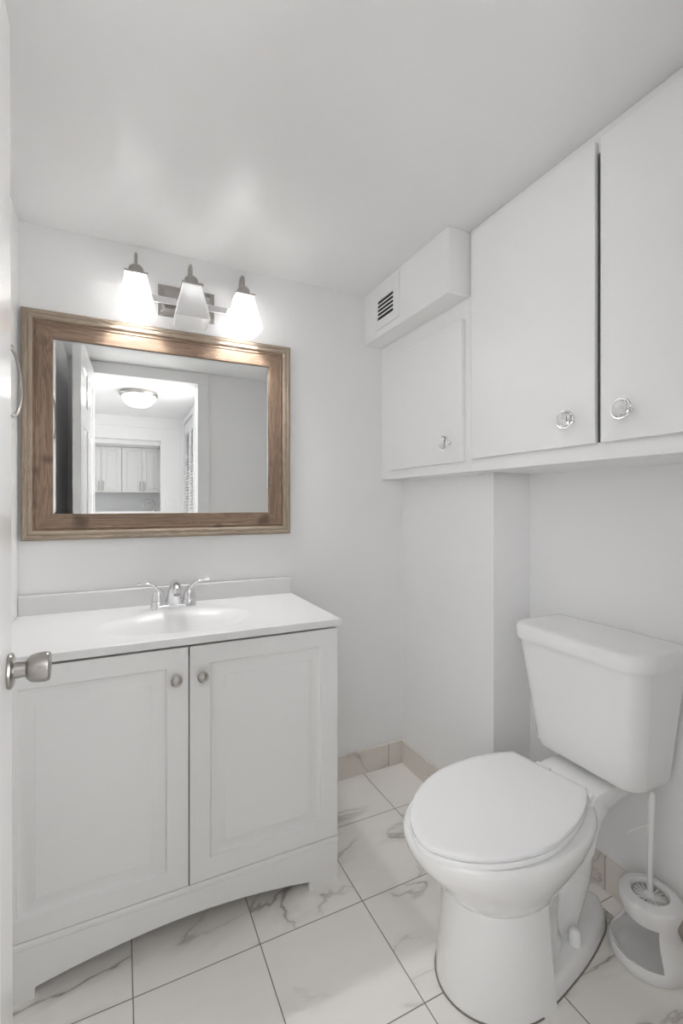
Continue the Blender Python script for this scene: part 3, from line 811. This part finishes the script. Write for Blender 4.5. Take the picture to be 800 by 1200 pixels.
# bolt caps
for s in (-1, 1):
    MB().lathe((1.092, TYc + s * .082, .046), (0, 0, 1), [(0, .0165), (.026, .0155), (.036, .013), (.041, .008), (.043, .001)], 24).build('bolt_cap', M['seat'], t, 50)
# seat ring and lid
def seat_ring(z, g):
    # the loose seat sits turned a little on its hinges
    cut = 1.136 - g; yc = .9604; ang = .1616
    a = [2 * pi * k / 120 for k in range(120)]
    x_cut = (cut - .8864) / (.325 - g)
    ac = math.acos(x_cut)                          # where the curved outline meets the straight back edge
    out = []
    n1 = 110
    for k in range(n1 + 1):
        t_ = ac + (2 * pi - 2 * ac) * k / n1
        c, sn = cos(t_), sin(t_)
        if c < 0:
            e = 2 / 1.78
            x = .8864 - (.8864 - .6223 - g) * abs(c) ** e; y = (.1789 - g) * (1 if sn >= 0 else -1) * abs(sn) ** e
        else:
            x = .8864 + (.325 - g) * c; y = (.1789 - g) * sn
        out.append((x, y))
    y0_, y1_ = out[-1][1], out[0][1]
    out += [(cut, y0_ + (y1_ - y0_) * k / 12) for k in range(1, 12)]
    return [(1.136 + (x - 1.136) * cos(ang) - y * sin(ang), yc + (x - 1.136) * sin(ang) + y * cos(ang), z) for x, y in out]
mb = MB().rings([seat_ring(.4095, .005), seat_ring(.4115, .0015), seat_ring(.4215, .001), seat_ring(.4240, .003)])
mb.build('seat', M['seat'], t, 50)
mb = MB().rings([seat_ring(.4265, .003), seat_ring(.4280, .0008), seat_ring(.4370, 0.0), seat_ring(.4392, .0008), seat_ring(.4405, .003), seat_ring(.4412, .02)])
mb.build('seat_lid', M['seat'], t, 50)
for s in (-1, 1):
    mb = MB(); mb.tube([(1.150, TYc + s * .070 - .022, .424), (1.150, TYc + s * .070 + .022, .424)], .0085, 16)
    mb.box(1.142, 1.160, TYc + s * .070 - .016, TYc + s * .070 + .016, .409, .422)
    mb.build('hinge', M['seat'], t, 40, bevel=.001)
# tank
TKc = .913
def tank_ring(z, x0, x1, hw, rf, rb=.02, bow=0.0, scoop=0.0):
    o = rrect(x0, x1, TKc - hw, TKc + hw, (rf, rb, rb, rf), 10)
    # densify the front edge (from x0y1 corner end to x0y0 corner start)
    ya, yb_ = TKc + hw - rf, TKc - hw + rf
    front = [(x0 + 0.0, ya + (yb_ - ya) * k / 12) for k in range(1, 12)]
    o = o + front
    res = []
    for x, y in o:
        q = max(0, 1 - ((y - TKc) / hw) ** 2)
        w_ = max(0, 1 - (x - x0) / .06)
        res.append((x - bow * q * w_ + scoop * w_ * math.exp(-((y - TKc) / .075) ** 2), y, z))
    return res
mb = MB().rings([tank_ring(.450, 1.222, 1.360, .150, .045), tank_ring(.456, 1.207, 1.368, .163, .050), tank_ring(.475, 1.199, 1.371, .1695, .052), tank_ring(.55, 1.189, 1.373, .1775, .054),
                 tank_ring(.68, 1.172, 1.375, .192, .056), tank_ring(.794, 1.157, 1.377, .205, .058)])
mb.build('tank', M['ceramic'], t, 40)
TKc = .910
mb = MB().rings([tank_ring(.792, 1.148, 1.380, .210, .066), tank_ring(.7935, 1.143, 1.381, .2145, .068), tank_ring(.799, 1.141, 1.382, .216, .069), tank_ring(.826, 1.140, 1.382, .2165, .069, scoop=.003),
                 tank_ring(.8335, 1.142, 1.381, .2145, .069, scoop=.007), tank_ring(.8375, 1.147, 1.378, .210, .066, scoop=.011), tank_ring(.8390, 1.155, 1.372, .203, .062, scoop=.012), tank_ring(.8395, 1.175, 1.36, .19, .055, scoop=.008)])
mb.build('tank_lid', M['ceramic'], t, 45)

# ------------------------------------------------------------------ toilet brush and holder
bx, by = 1.290, .760
t = thing('brush_holder', (bx, by, 0), 'white open fronted plastic toilet brush holder on the floor', 'brush holder')
face = rad(168)                 # the opening faces the doorway
prof = [(.000, .086, .094), (.018, .090, .098), (.034, .088, .096), (.044, .083, .091), (.062, .074, .082), (.082, .064, .072), (.100, .061, .069), (.116, .063, .071), (.128, .067, .075), (.142, .072, .080), (.156, .0735, .0815), (.164, .0725, .080), (.168, .069, .077)]
nA = 64
def hole(zmid, ang):
    d = abs((ang - face + pi) % (2 * pi) - pi)
    lim = rad(62)
    return .034 < zmid < .122 and d < lim
mb = MB()
V = []; F = []
for z, ra_, rb_ in prof:
    for k in range(nA):
        a = 2 * pi * k / nA
        # a little longer towards the opening near the floor
        st = 1 + (.10 * max(0, cos(a - face)) if z < .05 else 0)
        if z > .12: st -= .10 * math.exp(-(((a - rad(192) + pi) % (2 * pi) - pi) / rad(9)) ** 2)
        V.append((bx + ra_ * st * cos(a), by + ra_ * st * sin(a), z))
for j in range(len(prof) - 1):
    zm = (prof[j][0] + prof[j + 1][0]) / 2
    for k in range(nA):
        a = 2 * pi * (k + .5) / nA
        if hole(zm, a): continue
        F.append((j * nA + k, j * nA + (k + 1) % nA, (j + 1) * nA + (k + 1) % nA, (j + 1) * nA + k))
# top deck with an oval opening
o2 = len(V)
for z, r in ((.1685, .046), (.157, .043)):
    for k in range(nA):
        a = 2 * pi * k / nA; V.append((bx + .006 + r * cos(a), by + .004 + r * sin(a), z))
L0 = (len(prof) - 1) * nA
for k in range(nA):
    kk = (k + 1) % nA
    F.append((L0 + k, L0 + kk, o2 + kk, o2 + k)); F.append((o2 + k, o2 + kk, o2 + nA + kk, o2 + nA + k))
hb = MB().add(V, F).build('holder_shell', M['plastic'], t, 50)
def dish_ring(z, k_):
    return [(bx + .086 * k_ * (1 + .10 * max(0, cos(a - face))) * cos(a), by + .094 * k_ * (1 + .10 * max(0, cos(a - face))) * sin(a), z) for a in [2 * pi * k / nA for k in range(nA)]]
MB().rings([dish_ring(.002, .93), dish_ring(.030, .93), dish_ring(.030, .90), dish_ring(.018, .80), dish_ring(.015, .70), dish_ring(.0145, .3)]).build('dish', M['plastic'], t, 50)
md = hb.modifiers.new('solid', 'SOLIDIFY'); md.thickness = .005; md.offset = -1
md = hb.modifiers.new('bevel', 'BEVEL'); md.width = .0015; md.segments = 2; md.limit_method = 'ANGLE'; md.angle_limit = rad(50)

t = thing('toilet_brush', (bx, by, .02), 'white toilet brush standing upright in its floor holder', 'toilet brush')
hx0, hy0 = bx + .010, by + .006
MB().tube([(hx0, hy0, .155), (hx0 + .001, hy0, .20), (hx0 + .006, hy0 + .001, .30), (hx0 + .009, hy0 + .002, .345), (hx0 + .011, hy0 + .002, .40), (hx0 + .012, hy0 + .002, .424), (hx0 + .012, hy0 + .002, .430)],
          [.0075, .0062, .0066, .0085, .0095, .0085, .004], 16).build('handle', M['plastic'], t, 50)
mb = MB()
mb.lathe((hx0, hy0, .068), (0, 0, 1), [(0, .010), (.09, .012), (.096, .008)], 20)
for k in range(18):
    a = 2 * pi * k / 18; c, s = cos(a), sin(a)
    for z in (.150, .135, .120):
        p0 = Vector((hx0 + c * .008, hy0 + s * .008, z)); p1 = Vector((hx0 + c * .038, hy0 + s * .038, z + .004))
        mb.tube([p0, p1], .0022, 6)
mb.build('bristle_head', M['plastic'], t, 40)
MB().tube(smooth_path([(hx0 + .008, hy0 - .004, .352), (hx0 - .015, hy0 + .012, .338), (hx0 - .035, hy0 + .028, .325), (hx0 - .042, hy0 + .034, .315)]), .0016, 8).build('plastic_tie', M['plastic'], t, 50)

for o in bpy.data.objects:
    if '_o' in o.keys(): del o['_o']
